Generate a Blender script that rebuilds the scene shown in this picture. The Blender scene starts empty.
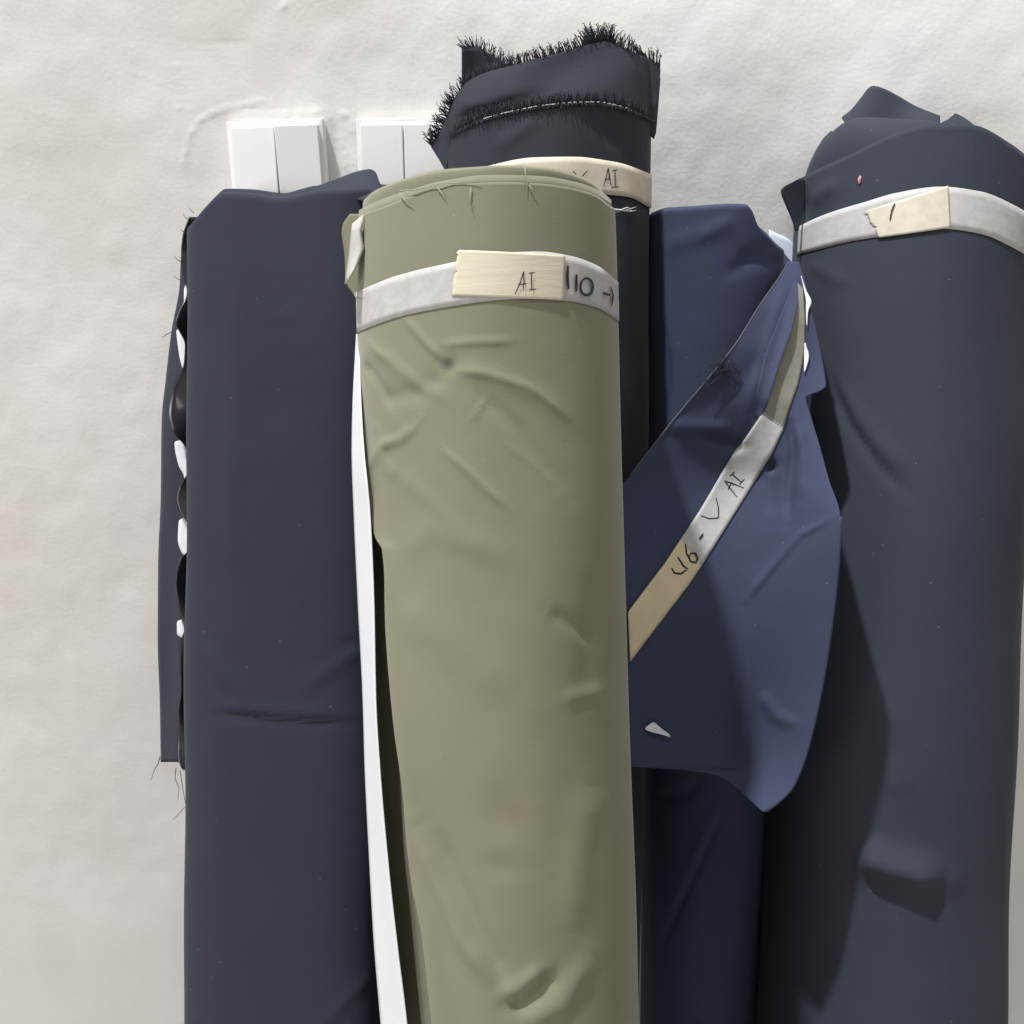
import bpy, math, random
import numpy as np
from mathutils import Vector
random.seed(7); rng = np.random.default_rng(7)
scene = bpy.context.scene
col = scene.collection

# ------------------------------------------------------------------ frame
F = 950.0; PITCH = math.radians(12); YC = -0.95; ZC = 1.38
CAM = np.array([0, YC, ZC])
U = np.array([1.0, 0, 0]); V = np.array([0, math.sin(PITCH), math.cos(PITCH)]); W = np.array([0, -math.cos(PITCH), math.sin(PITCH)])
A_ = np.array
def world(p):                       # lean-frame (u along wall, v up the leaning rolls, w away from them) -> world
    p = np.asarray(p, float)
    return CAM + p[..., 0:1]*U + p[..., 1:2]*V + p[..., 2:3]*W
def L(px, py, d):
    px = np.asarray(px, float); py = np.asarray(py, float); d = np.asarray(d, float)
    px, py, d = np.broadcast_arrays(px, py, d)
    return np.stack([d*(px-512)/F, d*(512-py)/F, -d], -1)
def proj(p):
    d = -p[..., 2]
    return 512 + F*p[..., 0]/d, 512 - F*p[..., 1]/d
def poly(pts):
    pts = sorted(pts); xs = [a for a, b in pts]; ys = [b for a, b in pts]
    x_ = A_(xs, float); y_ = A_(ys, float)
    if len(x_) < 3 or np.any(np.diff(x_) <= 0): return lambda x: np.interp(x, x_, y_)
    h = np.diff(x_); dl = np.diff(y_)/h; m = np.zeros(len(x_)); m[0], m[-1] = dl[0], dl[-1]     # monotone cubic: smooth cloth edges
    for i in range(1, len(x_)-1):
        if dl[i-1]*dl[i] > 0:
            w1, w2 = 2*h[i]+h[i-1], h[i]+2*h[i-1]; m[i] = (w1+w2)/(w1/dl[i-1]+w2/dl[i])
    def f(x):
        xc = np.clip(x, x_[0], x_[-1]); k = np.clip(np.searchsorted(x_, xc, side='right')-1, 0, len(h)-1)
        t = (xc-x_[k])/h[k]
        return (2*t**3-3*t**2+1)*y_[k]+(t**3-2*t**2+t)*h[k]*m[k]+(3*t**2-2*t**3)*y_[k+1]+(t**3-t**2)*h[k]*m[k+1]
    return f
def polyy(pts):                     # x as a function of y
    return poly([(b, a) for a, b in pts])

# ------------------------------------------------------------------ materials
def lin(c):
    return tuple(((v/255)/12.92 if v/255 <= .04045 else ((v/255+.055)/1.055)**2.4) for v in c)
def nd(nt, t, **kw):
    n = nt.nodes.new(t)
    for k, v in kw.items(): setattr(n, k, v)
    return n
def fabric(name, rgb, rough=.78, sheen=.04, mottle=.12, lint=True, spec=.16, stains=()):
    m = bpy.data.materials.new(name); m.use_nodes = True; nt = m.node_tree; b = nt.nodes['Principled BSDF']; lk = nt.links.new
    b.inputs['Roughness'].default_value = rough; b.inputs['Specular IOR Level'].default_value = spec
    b.inputs['Sheen Weight'].default_value = sheen; b.inputs['Sheen Roughness'].default_value = .45
    tc = nd(nt, 'ShaderNodeTexCoord')
    n1 = nd(nt, 'ShaderNodeTexNoise'); n1.inputs['Scale'].default_value = 14; n1.inputs['Detail'].default_value = 5
    lk(tc.outputs['Object'], n1.inputs['Vector'])
    mx = nd(nt, 'ShaderNodeMix', data_type='RGBA')
    mx.inputs['A'].default_value = (*[c*(1-mottle) for c in rgb], 1); mx.inputs['B'].default_value = (*[c*(1+mottle) for c in rgb], 1)
    lk(n1.outputs['Fac'], mx.inputs['Factor']); out = mx.outputs['Result']
    for (c, r, colr, s) in stains:
        d = nd(nt, 'ShaderNodeVectorMath', operation='DISTANCE'); d.inputs[1].default_value = tuple(c)
        lk(tc.outputs['Object'], d.inputs[0])
        nz = nd(nt, 'ShaderNodeTexNoise'); nz.inputs['Scale'].default_value = 120; nz.inputs['Detail'].default_value = 3
        lk(tc.outputs['Object'], nz.inputs['Vector'])
        ad = nd(nt, 'ShaderNodeMath', operation='MULTIPLY_ADD'); ad.inputs[1].default_value = r*1.2
        lk(nz.outputs['Fac'], ad.inputs[0]); lk(d.outputs['Value'], ad.inputs[2])
        mr = nd(nt, 'ShaderNodeMapRange'); mr.inputs['From Min'].default_value = r*.6; mr.inputs['From Max'].default_value = r*1.6
        mr.inputs['To Min'].default_value = s; mr.inputs['To Max'].default_value = 0
        lk(ad.outputs[0], mr.inputs['Value'])
        m2 = nd(nt, 'ShaderNodeMix', data_type='RGBA'); m2.inputs['B'].default_value = (*colr, 1)
        lk(mr.outputs[0], m2.inputs['Factor']); lk(out, m2.inputs['A']); out = m2.outputs['Result']
    if lint:
        v = nd(nt, 'ShaderNodeTexVoronoi'); v.inputs['Scale'].default_value = 70; v.inputs['Randomness'].default_value = 1
        lk(tc.outputs['Object'], v.inputs['Vector'])
        lt = nd(nt, 'ShaderNodeMath', operation='LESS_THAN'); lt.inputs[1].default_value = .030; lk(v.outputs['Distance'], lt.inputs[0])
        s2 = nd(nt, 'ShaderNodeMath', operation='MULTIPLY'); s2.inputs[1].default_value = .28; lk(lt.outputs[0], s2.inputs[0])
        m3 = nd(nt, 'ShaderNodeMix', data_type='RGBA'); m3.inputs['B'].default_value = (.5, .5, .48, 1)
        lk(s2.outputs[0], m3.inputs['Factor']); lk(out, m3.inputs['A']); out = m3.outputs['Result']
    lk(out, b.inputs['Base Color'])
    n2 = nd(nt, 'ShaderNodeTexNoise'); n2.inputs['Scale'].default_value = 900; n2.inputs['Detail'].default_value = 2
    lk(tc.outputs['Object'], n2.inputs['Vector'])
    n3 = nd(nt, 'ShaderNodeTexNoise'); n3.inputs['Scale'].default_value = 22; n3.inputs['Detail'].default_value = 2
    lk(tc.outputs['Object'], n3.inputs['Vector'])
    b2 = nd(nt, 'ShaderNodeBump'); b2.inputs['Strength'].default_value = .25; b2.inputs['Distance'].default_value = .004
    lk(n3.outputs['Fac'], b2.inputs['Height'])
    bp = nd(nt, 'ShaderNodeBump'); bp.inputs['Strength'].default_value = .25; bp.inputs['Distance'].default_value = .0004
    lk(n2.outputs['Fac'], bp.inputs['Height']); lk(b2.outputs['Normal'], bp.inputs['Normal']); lk(bp.outputs['Normal'], b.inputs['Normal'])
    return m
def paper(name, rgb, rough=.6, scale=(60, 60, 300), amt=.12, bump=.3, spec=.3, tscale=1.0):
    m = bpy.data.materials.new(name); m.use_nodes = True; nt = m.node_tree; b = nt.nodes['Principled BSDF']; lk = nt.links.new
    b.inputs['Roughness'].default_value = rough; b.inputs['Specular IOR Level'].default_value = spec
    tc = nd(nt, 'ShaderNodeTexCoord'); mp = nd(nt, 'ShaderNodeMapping'); mp.inputs['Scale'].default_value = scale
    lk(tc.outputs['Object'], mp.inputs['Vector'])
    n1 = nd(nt, 'ShaderNodeTexNoise'); n1.inputs['Scale'].default_value = tscale; n1.inputs['Detail'].default_value = 6; n1.inputs['Roughness'].default_value = .65
    lk(mp.outputs[0], n1.inputs['Vector'])
    mx = nd(nt, 'ShaderNodeMix', data_type='RGBA')
    mx.inputs['A'].default_value = (*[c*(1-2*amt) for c in rgb], 1); mx.inputs['B'].default_value = (*[min(1, c*(1+1.2*amt)) for c in rgb], 1)
    lk(n1.outputs['Fac'], mx.inputs['Factor']); lk(mx.outputs['Result'], b.inputs['Base Color'])
    bp = nd(nt, 'ShaderNodeBump'); bp.inputs['Strength'].default_value = bump; bp.inputs['Distance'].default_value = .0008
    lk(n1.outputs['Fac'], bp.inputs['Height']); lk(bp.outputs['Normal'], b.inputs['Normal'])
    return m
def plain(name, rgb, rough=.5, spec=.4):
    m = bpy.data.materials.new(name); m.use_nodes = True; nt = m.node_tree; b = nt.nodes['Principled BSDF']
    tc = nd(nt, 'ShaderNodeTexCoord'); n1 = nd(nt, 'ShaderNodeTexNoise'); n1.inputs['Scale'].default_value = 30
    nt.links.new(tc.outputs['Object'], n1.inputs['Vector'])
    mx = nd(nt, 'ShaderNodeMix', data_type='RGBA'); mx.inputs['A'].default_value = (*[c*.95 for c in rgb], 1); mx.inputs['B'].default_value = (*[min(1, c*1.03) for c in rgb], 1)
    nt.links.new(n1.outputs['Fac'], mx.inputs['Factor']); nt.links.new(mx.outputs['Result'], b.inputs['Base Color'])
    b.inputs['Roughness'].default_value = rough; b.inputs['Specular IOR Level'].default_value = spec
    return m

# ------------------------------------------------------------------ mesh helpers
def link(name, verts, faces, mat, parent=None, smooth=True, thick=0.0, offset=0.0):
    me = bpy.data.meshes.new(name)
    me.from_pydata([tuple(v) for v in np.asarray(verts).reshape(-1, 3)], [], faces); me.update()
    if smooth: me.polygons.foreach_set('use_smooth', [True]*len(me.polygons))
    me.materials.append(mat)
    o = bpy.data.objects.new(name, me); col.objects.link(o)
    if parent is not None: o.parent = parent
    if thick:
        s = o.modifiers.new('thickness', 'SOLIDIFY'); s.thickness = thick; s.offset = offset
    return o
def gridfaces(nr, nc, wrap=False, base=0):
    fs = []
    for i in range(nr-1):
        for j in range(nc if wrap else nc-1):
            k = (j+1) % nc
            fs.append((base+i*nc+j, base+i*nc+k, base+(i+1)*nc+k, base+(i+1)*nc+j))
    return fs
def sheet(name, P, mat, parent=None, thick=.0006, offset=0.0):   # P: (nr,nc,3) lean-frame points, rows top to bottom, columns left to right
    nr, nc = P.shape[:2]
    fs = [tuple(reversed(f)) for f in gridfaces(nr, nc)]
    return link(name, world(P), fs, mat, parent, True, thick, offset)
def tubes(name, paths, rad, mat, parent=None, n=4, taper=True):  # paths of lean-frame points, one mesh
    vs = []; fs = []
    for path in paths:
        path = world(np.asarray(path)); base = len(vs); m = len(path)
        for i, p in enumerate(path):
            t = path[min(i+1, m-1)] - path[max(i-1, 0)]; t = t/(np.linalg.norm(t)+1e-12)
            a = np.cross(t, [0.31, .9, .2]); a /= np.linalg.norm(a)+1e-12; b = np.cross(t, a)
            r = rad*(1-.6*i/(m-1)) if taper else rad
            for k in range(n):
                g = 2*math.pi*k/n; vs.append(p + r*(math.cos(g)*a+math.sin(g)*b))
        fs += gridfaces(m, n, True, base)
        fs.append(tuple(base+k for k in reversed(range(n)))); fs.append(tuple(base+(m-1)*n+k for k in range(n)))
    return link(name, vs, fs, mat, parent, True)
def empty(name, loc, label, cat, group=None):
    o = bpy.data.objects.new(name, None); col.objects.link(o)
    # kept at the origin of the mesh data so that children need no offset; the base point is stored by moving children back
    o.location = loc; o['label'] = label; o['category'] = cat
    if group: o['group'] = group
    return o
def settle(root):                    # children were built in world space: keep them there under a root that stands at its base
    for c in root.children:
        for v in c.data.vertices: v.co -= root.location
        for g in c.children:
            for v in g.data.vertices: v.co -= root.location

# ------------------------------------------------------------------ wrinkles
def seg_dist(px, py, x0, y0, x1, y1):
    dx, dy = x1-x0, y1-y0; l2 = dx*dx+dy*dy
    t = np.clip(((px-x0)*dx+(py-y0)*dy)/l2, 0, 1)
    qx, qy = x0+t*dx, y0+t*dy
    s = ((px-x0)*dy-(py-y0)*dx)/math.sqrt(l2)
    return np.hypot(px-qx, py-qy), s, t
class Wrinkles:
    def __init__(self, ridges=(), noise=0.0, scale=90, seed=1, bumps=()):
        self.r = ridges; self.noise = noise; self.b = bumps
        g = np.random.default_rng(seed)
        self.w = [(g.normal(0, 1/scale), g.normal(0, .45/scale), g.uniform(0, 6.28), g.uniform(.4, 1)) for _ in range(9)]
    def __call__(self, px, py):
        h = np.zeros(np.broadcast(px, py).shape)
        if self.noise:
            for a, b, c, s in self.w: h = h + s*np.sin(6.28*(a*px+b*py)*.5+c)
            h = h*self.noise/4
        for (pts, wd, amp) in self.r:        # polyline ridge: amp metres high (negative = groove), width px, fading at the ends
            n = len(pts)-1; best = np.full(h.shape, 1e9); tt = np.zeros(h.shape)
            for k in range(n):
                d, s, t = seg_dist(px, py, *pts[k], *pts[k+1])
                q = d < best; best = np.where(q, d, best); tt = np.where(q, (k+t)/n, tt)
            h = h + amp*np.exp(-(best/wd)**2)*np.clip(np.sin(np.pi*np.clip(tt, .04, .96))*1.6, 0, 1)
        for (x, y, rx, ry, amp) in self.b:
            h = h + amp*np.exp(-((px-x)/rx)**2-((py-y)/ry)**2)
        return h

# ------------------------------------------------------------------ roll geometry
class Roll:
    def __init__(self, top, bot, dt, db, r, wr=None, a=None, b=None, n=2.0):
        self.A = L(top[0], top[1], dt); B = L(bot[0], bot[1], db)
        self.ax = (B-self.A)/np.linalg.norm(B-self.A); self.r = r
        e1 = A_([1.0, 0, 0]); e1 = e1-e1.dot(self.ax)*self.ax; self.e1 = e1/np.linalg.norm(e1)
        e2 = np.cross(self.ax, self.e1); self.e2 = e2 if e2[2] > 0 else -e2
        self.a = a or r; self.b = b or r; self.n = n
        self.wr = wr or Wrinkles()
        n_ = world(self.A+self.ax)[..., :]-world(self.A); n_ = n_.reshape(3)
        z0 = world(self.A).reshape(3)[2]
        low = math.sqrt(max(0, 1-n_[2]**2))*max(self.a, self.b)
        self.tb = (z0-low-.001)/(-n_[2])           # lowest rim point stands on the floor
        self.foot = world(self.A+self.ax*self.tb).reshape(3)
    def prof(self, phi, dr=0.0):
        s, c = np.sin(phi), np.cos(phi); e = 2/self.n
        return (self.a+dr)*np.sign(s)*np.abs(s)**e, (self.b+dr)*np.sign(c)*np.abs(c)**e
    def pos(self, phi, t, dr=0.0, disp=True):
        x, z = self.prof(phi, dr)
        x, z, t = np.broadcast_arrays(x, z, t)
        p = self.A + t[..., None]*self.ax + x[..., None]*self.e1 + z[..., None]*self.e2
        if disp:
            px, py = proj(p); h = self.wr(px, py)*np.clip(np.cos(phi)*2.5+.4, 0, 1)
            nrm = np.sin(phi)[..., None]*self.e1+np.cos(phi)[..., None]*self.e2
            p = p + h[..., None]*nrm
        return p
    def hit(self, px, py, dr=0.0):                 # angle and distance along the axis of the front surface at a pixel (round rolls)
        k = L(px, py, 1.0); r = self.r+dr
        kp = k-(k@self.ax)[..., None]*self.ax; ap = self.A-self.A.dot(self.ax)*self.ax
        a = (kp**2).sum(-1); b = kp@ap; c = ap.dot(ap)-r*r
        s = np.where(b*b-a*c > 0, (b-np.sqrt(np.maximum(b*b-a*c, 0)))/a, b/a)
        p = s[..., None]*k-self.A; t = p@self.ax
        return np.arctan2(p@self.e1, p@self.e2), t
    def at(self, px, py, off=0.0, dr=0.0):
        px, py = np.broadcast_arrays(np.asarray(px, float), np.asarray(py, float))
        phi, t = self.hit(px, py, dr)
        p = self.pos(phi, t, dr)
        nrm = np.sin(phi)[..., None]*self.e1+np.cos(phi)[..., None]*self.e2
        return p+off*nrm
    def t_of(self, phi, fpy, dr=0.0):              # distance along the axis where the rim reaches pixel row fpy(px)
        t = np.zeros(phi.shape)
        for _ in range(8):
            px, py = proj(self.pos(phi, t, dr, False))
            t = t+(fpy(px)-py)*(-self.A[2])/F
        return t
    def body(self, name, mat, parent, fpy, dr=0.0, N=180, M=230, tvis=.95, round_h=.004, round_in=.003, core=True, carve=None):
        phi = np.linspace(-np.pi, np.pi, N, endpoint=False)
        tt = self.t_of(phi, fpy, dr)
        s = np.concatenate([np.linspace(0, 1, M)**1.15*tvis, [self.tb]])
        rows = []
        for k, q in enumerate(s):
            t = tt*max(0, 1-q/tvis)+q if q < tvis else np.full(N, q)
            u = np.clip(1-q/round_h, 0, 1) if round_h else 0
            dq = dr-round_in*(1-math.sqrt(max(0, 1-u*u)))
            if carve is not None:
                cx, cy = proj(self.pos(phi, t, dq, False)); dq = dq-carve(cx, cy)*(np.cos(phi) > -.4)
            rows.append(self.pos(phi, t, dq))
        rows = np.array(rows)
        cap = []                                    # wound end: concentric layer edges down to the core hole
        R0 = min(self.a, self.b)
        K = 22
        for k in range(1, K+1):
            f = 1-k/K*(1-.019/R0)
            x, z = self.prof(phi, dr-round_in); x, z = x*f, z*f
            t = tt*(f**2)+tt.mean()*(1-f**2)+(.0018 if k % 2 else .0004)+(.022+float(tt.max()-tt.mean()))*(1-f)
            cap.append(self.A+t[:, None]*self.ax+x[:, None]*self.e1+z[:, None]*self.e2)
        deep = cap[-1]+.12*self.ax
        verts = np.concatenate([np.array(cap[::-1]), rows]); nr = len(verts)
        verts = np.concatenate([verts, deep[None]])
        fs = [tuple(reversed(f)) for f in gridfaces(nr, N, True)]
        fs += [(j, (j+1) % N, nr*N+(j+1) % N, nr*N+j) for j in range(N)]
        fs.append(tuple(nr*N+j for j in range(N)))
        fs.append(tuple((nr-1)*N+j for j in reversed(range(N))))
        o = link(name, world(verts), fs, mat, parent)
        if core:
            ring = []
            t0 = float(tt.max())+.012
            for rr, t in ((.0165, t0+.1), (.0165, t0), (.0188, t0), (.0188, t0+.1)):
                ring.append(self.A+t*self.ax+rr*np.sin(phi)[:, None]*self.e1+rr*np.cos(phi)[:, None]*self.e2)
            link('cardboard_core', world(np.array(ring)), gridfaces(4, N, True), M_card, parent)
        return o
    def wrap(self, name, mat, parent, fpy, fl=None, phi0=-1.4, phi1=4.2, dr=.001, N=150, M=200, tvis=.95, thick=.0007, lift=0.0, tend=None, fr=None):
        """an outer turn of cloth: its top edge follows fpy(px), its free left edge follows pixel column fl(py)"""
        s = np.concatenate([np.linspace(0, 1, M)*tvis, [min(tvis+.25, self.tb-.03)]])
        rows = []
        for q in s:
            if fl is not None:
                p0 = phi0; 
                pp = self.A+q*self.ax; _, py = proj(pp+self.b*self.e2)
                ph, _ = self.hit(A_([fl(float(py))]), A_([float(py)]), dr); p0 = float(ph[0])
            else: p0 = phi0
            w = np.linspace(0, 1, N)**1.2
            phi = p0+(phi1-p0)*w
            tt = self.t_of(phi, fpy, dr)
            t = tt*max(0, 1-q/tvis)+q
            lf = lift(float(proj(self.A+q*self.ax)[1])) if callable(lift) else lift
            d = dr+lf*np.exp(-((phi-p0)/.12)**2)
            rows.append(self.pos(phi, t, d))
        return sheet(name, np.array(rows), mat, parent, thick)
    def band(self, name, mat, parent, ftop, fbot, dr, ph0=-1.5, ph1=1.5, N=90, M=7, thick=.0002, ends=None):
        phi = np.linspace(ph0, ph1, N)
        t0 = self.t_of(phi, ftop, dr); t1 = self.t_of(phi, fbot, dr)
        rows = [self.pos(phi, t0+(t1-t0)*k/(M-1), dr) for k in range(M)]
        return sheet(name, np.array(rows), mat, parent, thick)
    def patch(self, name, mat, parent, corners, dr, nr=14, nc=40, thick=.0002, jag=0.0, seed=3):
        (a, b, c, d) = [A_(q, float) for q in corners]     # tl tr br bl pixels
        g = np.random.default_rng(seed)
        jl = g.normal(0, jag, nr)
        P = np.zeros((nr, nc, 2))
        for i in range(nr):
            l = a+(d-a)*i/(nr-1); r_ = b+(c-b)*i/(nr-1)
            for j in range(nc): P[i, j] = l+(r_-l)*j/(nc-1)+A_([jl[i]*(1-j/(nc-1))**6, 0])
        return sheet(name, self.at(P[..., 0], P[..., 1], 0, dr), mat, parent, thick)
def strokes(name, surf, paths, parent, width):     # pen marks lying on a surface; surf(px,py)->lean point
    vs = []; fs = []
    for pth in paths:
        w = width
        if isinstance(pth, tuple): pth, w = pth
        pts = [A_(pth[0], float)]
        for q in pth[1:]:
            q = A_(q, float); n = max(2, int(np.linalg.norm(q-pts[-1])/1.2)); p0 = pts[-1]
            pts += [p0+(q-p0)*k/n for k in range(1, n+1)]
        pts = A_(pts); tg = np.gradient(pts, axis=0); tg /= np.linalg.norm(tg, axis=1)[:, None]+1e-9
        nm = np.stack([-tg[:, 1], tg[:, 0]], -1); pr = np.linspace(-1, 1, len(pts)); ww = w*(1-.35*np.abs(pr)**3)[:, None]/2
        a, b = pts+nm*ww, pts-nm*ww; base = len(vs)
        vs += list(surf(a[:, 0], a[:, 1]))+list(surf(b[:, 0], b[:, 1]))
        m = len(pts)
        fs += [(base+i, base+i+1, base+m+i+1, base+m+i) for i in range(m-1)]
    return link(name, world(A_(vs)), fs, M_ink, parent, False)
def ell(cx, cy, rx, ry, a0=0, a1=2*math.pi, n=16):
    return [(cx+rx*math.cos(a0+(a1-a0)*k/n), cy+ry*math.sin(a0+(a1-a0)*k/n)) for k in range(n+1)]
def fringe_paths(edge, out, length, n, clump=6, spread=.25):
    """threads standing out of a cut edge: edge (k,3) lean points, out (k,3) unit outward directions"""
    paths = []; seg = np.linspace(0, len(edge)-1, n)
    for i, s in enumerate(seg):
        k = int(min(s, len(edge)-2)); f = s-k
        p = edge[k]*(1-f)+edge[k+1]*f; o = out[k]*(1-f)+out[k+1]*f
        tan = edge[k+1]-edge[k]; tan = tan/(np.linalg.norm(tan)+1e-9)
        cl = math.sin(i//clump*2.4)*.5
        ln = length*(.65+.35*math.sin(i//clump*1.7)**2)*rng.uniform(.75, 1.1)
        side = cl*.5+rng.normal(0, spread)
        z = A_([0, 0, 1.0])*rng.normal(0, .25)
        d1 = o+side*tan+z; d2 = o+(side*1.2+rng.normal(0, .18))*tan+z*1.2
        p1 = p+d1*ln*.5; p2 = p1+d2*ln*.5
        paths.append([p-o*.001, p1, p2, p2+(tan*rng.choice([-1, 1])*.12+o*.02)*ln])
    return paths

# ------------------------------------------------------------------ materials used
M_left = fabric('charcoal_navy_cloth', (.027, .031, .046), mottle=.10)
M_tall = fabric('black_navy_cloth', (.028, .030, .040), mottle=.10)
M_nav = fabric('navy_cloth', (.043, .052, .096), mottle=.08)
M_right = fabric('charcoal_cloth', (.033, .039, .054), mottle=.08)
M_card = paper('cardboard', (.42, .30, .19))
M_tape = paper('silver_paper_tape', (.47, .46, .455), scale=(90, 90, 90), amt=.16, tscale=1.6)
M_cream = paper('cream_paper_tape', (.60, .55, .45), scale=(60, 60, 60), amt=.16, tscale=1.2)
M_mask = paper('crepe_masking_tape', (.63, .58, .45), scale=(40, 40, 260), amt=.05, bump=.35)
M_maskd = paper('crepe_masking_tape_across', (.66, .57, .38), scale=(60, 60, 60), amt=.12, bump=.5)
M_grey = paper('grey_plastic_tape', (.22, .21, .175), scale=(70, 70, 70), amt=.22, tscale=1.4, rough=.4)
M_white = paper('white_backing', (.68, .69, .72), amt=.03, bump=.1)
M_lin = paper('cream_lining', (.47, .455, .43), amt=.05)
M_ink = plain('marker_ink', (.02, .02, .03), .5)
M_thr = fabric('dark_thread', (.030, .032, .042), lint=False)
M_othr = fabric('olive_thread', (.30, .29, .20), lint=False)
M_edge = fabric('grey_cut_edge', (.10, .10, .12), lint=False)
M_sw = plain('white_switch_plastic', (.82, .81, .80), .35, .5)
M_sw2 = plain('white_rocker_plastic', (.80, .80, .79), .3, .5)
M_film = plain('glossy_black_film', (.02, .02, .022), .28, .6)
M_bluew = plain('pale_blue_plastic', (.62, .68, .80), .35)
M_pink = plain('pink_fluff', (.75, .38, .42), .8)

# ------------------------------------------------------------------ setting
def wall():
    xs = np.concatenate([[-2.2, -1.2, -.7], np.arange(-.56, .561, .0028), [.7, 1.2, 2.2]])
    zs = np.concatenate([np.linspace(0, .6, 4), np.linspace(.72, 1.2, 120), np.arange(1.2045, 2.02, .0028), [2.2, 2.6]])
    X, Z = np.meshgrid(xs, zs)
    h = np.zeros(X.shape)
    g = np.random.default_rng(3)
    for sc, am, cnt in ((6, .0014, 8), (18, .0006, 10), (45, .00026, 12), (90, .00014, 14)):   # trowelled plaster
        for _ in range(cnt):
            a, b, c = g.normal(0, sc), g.normal(0, sc), g.uniform(0, 6.28)
            h += am/math.sqrt(cnt)*np.sin(a*X+b*Z+c+1.5*np.sin(b*.6*X-a*.5*Z+c))
    # pixel position of each wall point, to set the repair marks round the switches in place
    P = np.stack([X, np.zeros(X.shape), Z], -1)-CAM
    d = -(P@W); PX, PY = 512+F*(P@U)/d, 512-F*(P@V)/d
    for pts, wd, am in [([(183, 168), (188, 140), (198, 122), (212, 113), (230, 107), (262, 102)], 2.6, .0022),
                        ([(287, 113), (292, 90)], 1.2, .0016), ([(240, 115), (300, 113), (318, 112)], 2.0, .0018), ([(302, 113), (322, 110)], 3.5, .0020),
                        ([(340, 112), (352, 118), (353, 130)], 3, .0022), ([(168, 67), (180, 66)], 1.5, .0012), ([(176, 107), (192, 110)], 1.6, .0012),
                        ([(280, 10), (286, 3)], 3, .002), ([(200, 43), (250, 44)], 1.5, -.001), ([(128, 70), (160, 82)], 2, .0008),
                        ([(340, 140), (345, 165)], 5, .0020)]:
        best = np.full(h.shape, 1e9)
        for k in range(len(pts)-1):
            dd, _, _ = seg_dist(PX, PY, *pts[k], *pts[k+1]); best = np.minimum(best, dd)
        h += .45*am*np.exp(-(best/wd)**2)*(.65+.5*np.sin(PX*.31+PY*.23)*np.sin(PX*.12-PY*.41+1))
    P = np.stack([X, -h, Z], -1)
    m = bpy.data.materials.new('white_painted_plaster'); m.use_nodes = True; nt = m.node_tree; b = nt.nodes['Principled BSDF']; lk = nt.links.new
    tc = nd(nt, 'ShaderNodeTexCoord')
    n1 = nd(nt, 'ShaderNodeTexNoise'); n1.inputs['Scale'].default_value = 5; n1.inputs['Detail'].default_value = 6; lk(tc.outputs['Object'], n1.inputs['Vector'])
    mx = nd(nt, 'ShaderNodeMix', data_type='RGBA'); mx.inputs['A'].default_value = (.70, .675, .65, 1); mx.inputs['B'].default_value = (.78, .775, .765, 1)
    mr = nd(nt, 'ShaderNodeMapRange'); mr.inputs['From Min'].default_value = .3; mr.inputs['From Max'].default_value = .62
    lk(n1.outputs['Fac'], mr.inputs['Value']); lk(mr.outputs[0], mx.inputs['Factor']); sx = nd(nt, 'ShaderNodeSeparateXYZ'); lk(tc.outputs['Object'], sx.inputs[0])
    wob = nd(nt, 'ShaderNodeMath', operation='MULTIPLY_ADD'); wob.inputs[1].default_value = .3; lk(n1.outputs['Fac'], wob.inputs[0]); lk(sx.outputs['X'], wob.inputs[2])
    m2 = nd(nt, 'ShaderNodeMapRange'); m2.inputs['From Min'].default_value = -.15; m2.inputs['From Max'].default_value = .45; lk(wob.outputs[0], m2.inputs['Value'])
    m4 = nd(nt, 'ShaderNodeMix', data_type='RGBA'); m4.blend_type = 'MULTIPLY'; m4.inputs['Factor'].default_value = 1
    m5 = nd(nt, 'ShaderNodeMix', data_type='RGBA'); m5.inputs['A'].default_value = (.80, .787, .785, 1); m5.inputs['B'].default_value = (1.10, 1.11, 1.11, 1)  # uneven light put into the wall colour: dimmer left, brighter right
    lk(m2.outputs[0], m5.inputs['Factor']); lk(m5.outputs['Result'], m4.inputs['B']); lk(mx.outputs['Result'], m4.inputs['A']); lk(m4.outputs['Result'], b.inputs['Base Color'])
    b.inputs['Roughness'].default_value = .6; b.inputs['Specular IOR Level'].default_value = .3
    n2 = nd(nt, 'ShaderNodeTexNoise'); n2.inputs['Scale'].default_value = 240; n2.inputs['Detail'].default_value = 6; lk(tc.outputs['Object'], n2.inputs['Vector'])
    bp = nd(nt, 'ShaderNodeBump'); bp.inputs['Strength'].default_value = .24; bp.inputs['Distance'].default_value = .0012
    lk(n2.outputs['Fac'], bp.inputs['Height']); lk(bp.outputs['Normal'], b.inputs['Normal'])
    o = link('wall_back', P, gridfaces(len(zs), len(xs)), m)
    o['kind'] = 'structure'
wall()
fl = link('floor', [(-2.2, -2.4, 0), (2.2, -2.4, 0), (2.2, .05, 0), (-2.2, .05, 0)], [(0, 1, 2, 3)], paper('pale_floor_tile', (.62, .60, .57), scale=(6, 6, 6), amt=.1), smooth=False)
fl['kind'] = 'structure'

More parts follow.
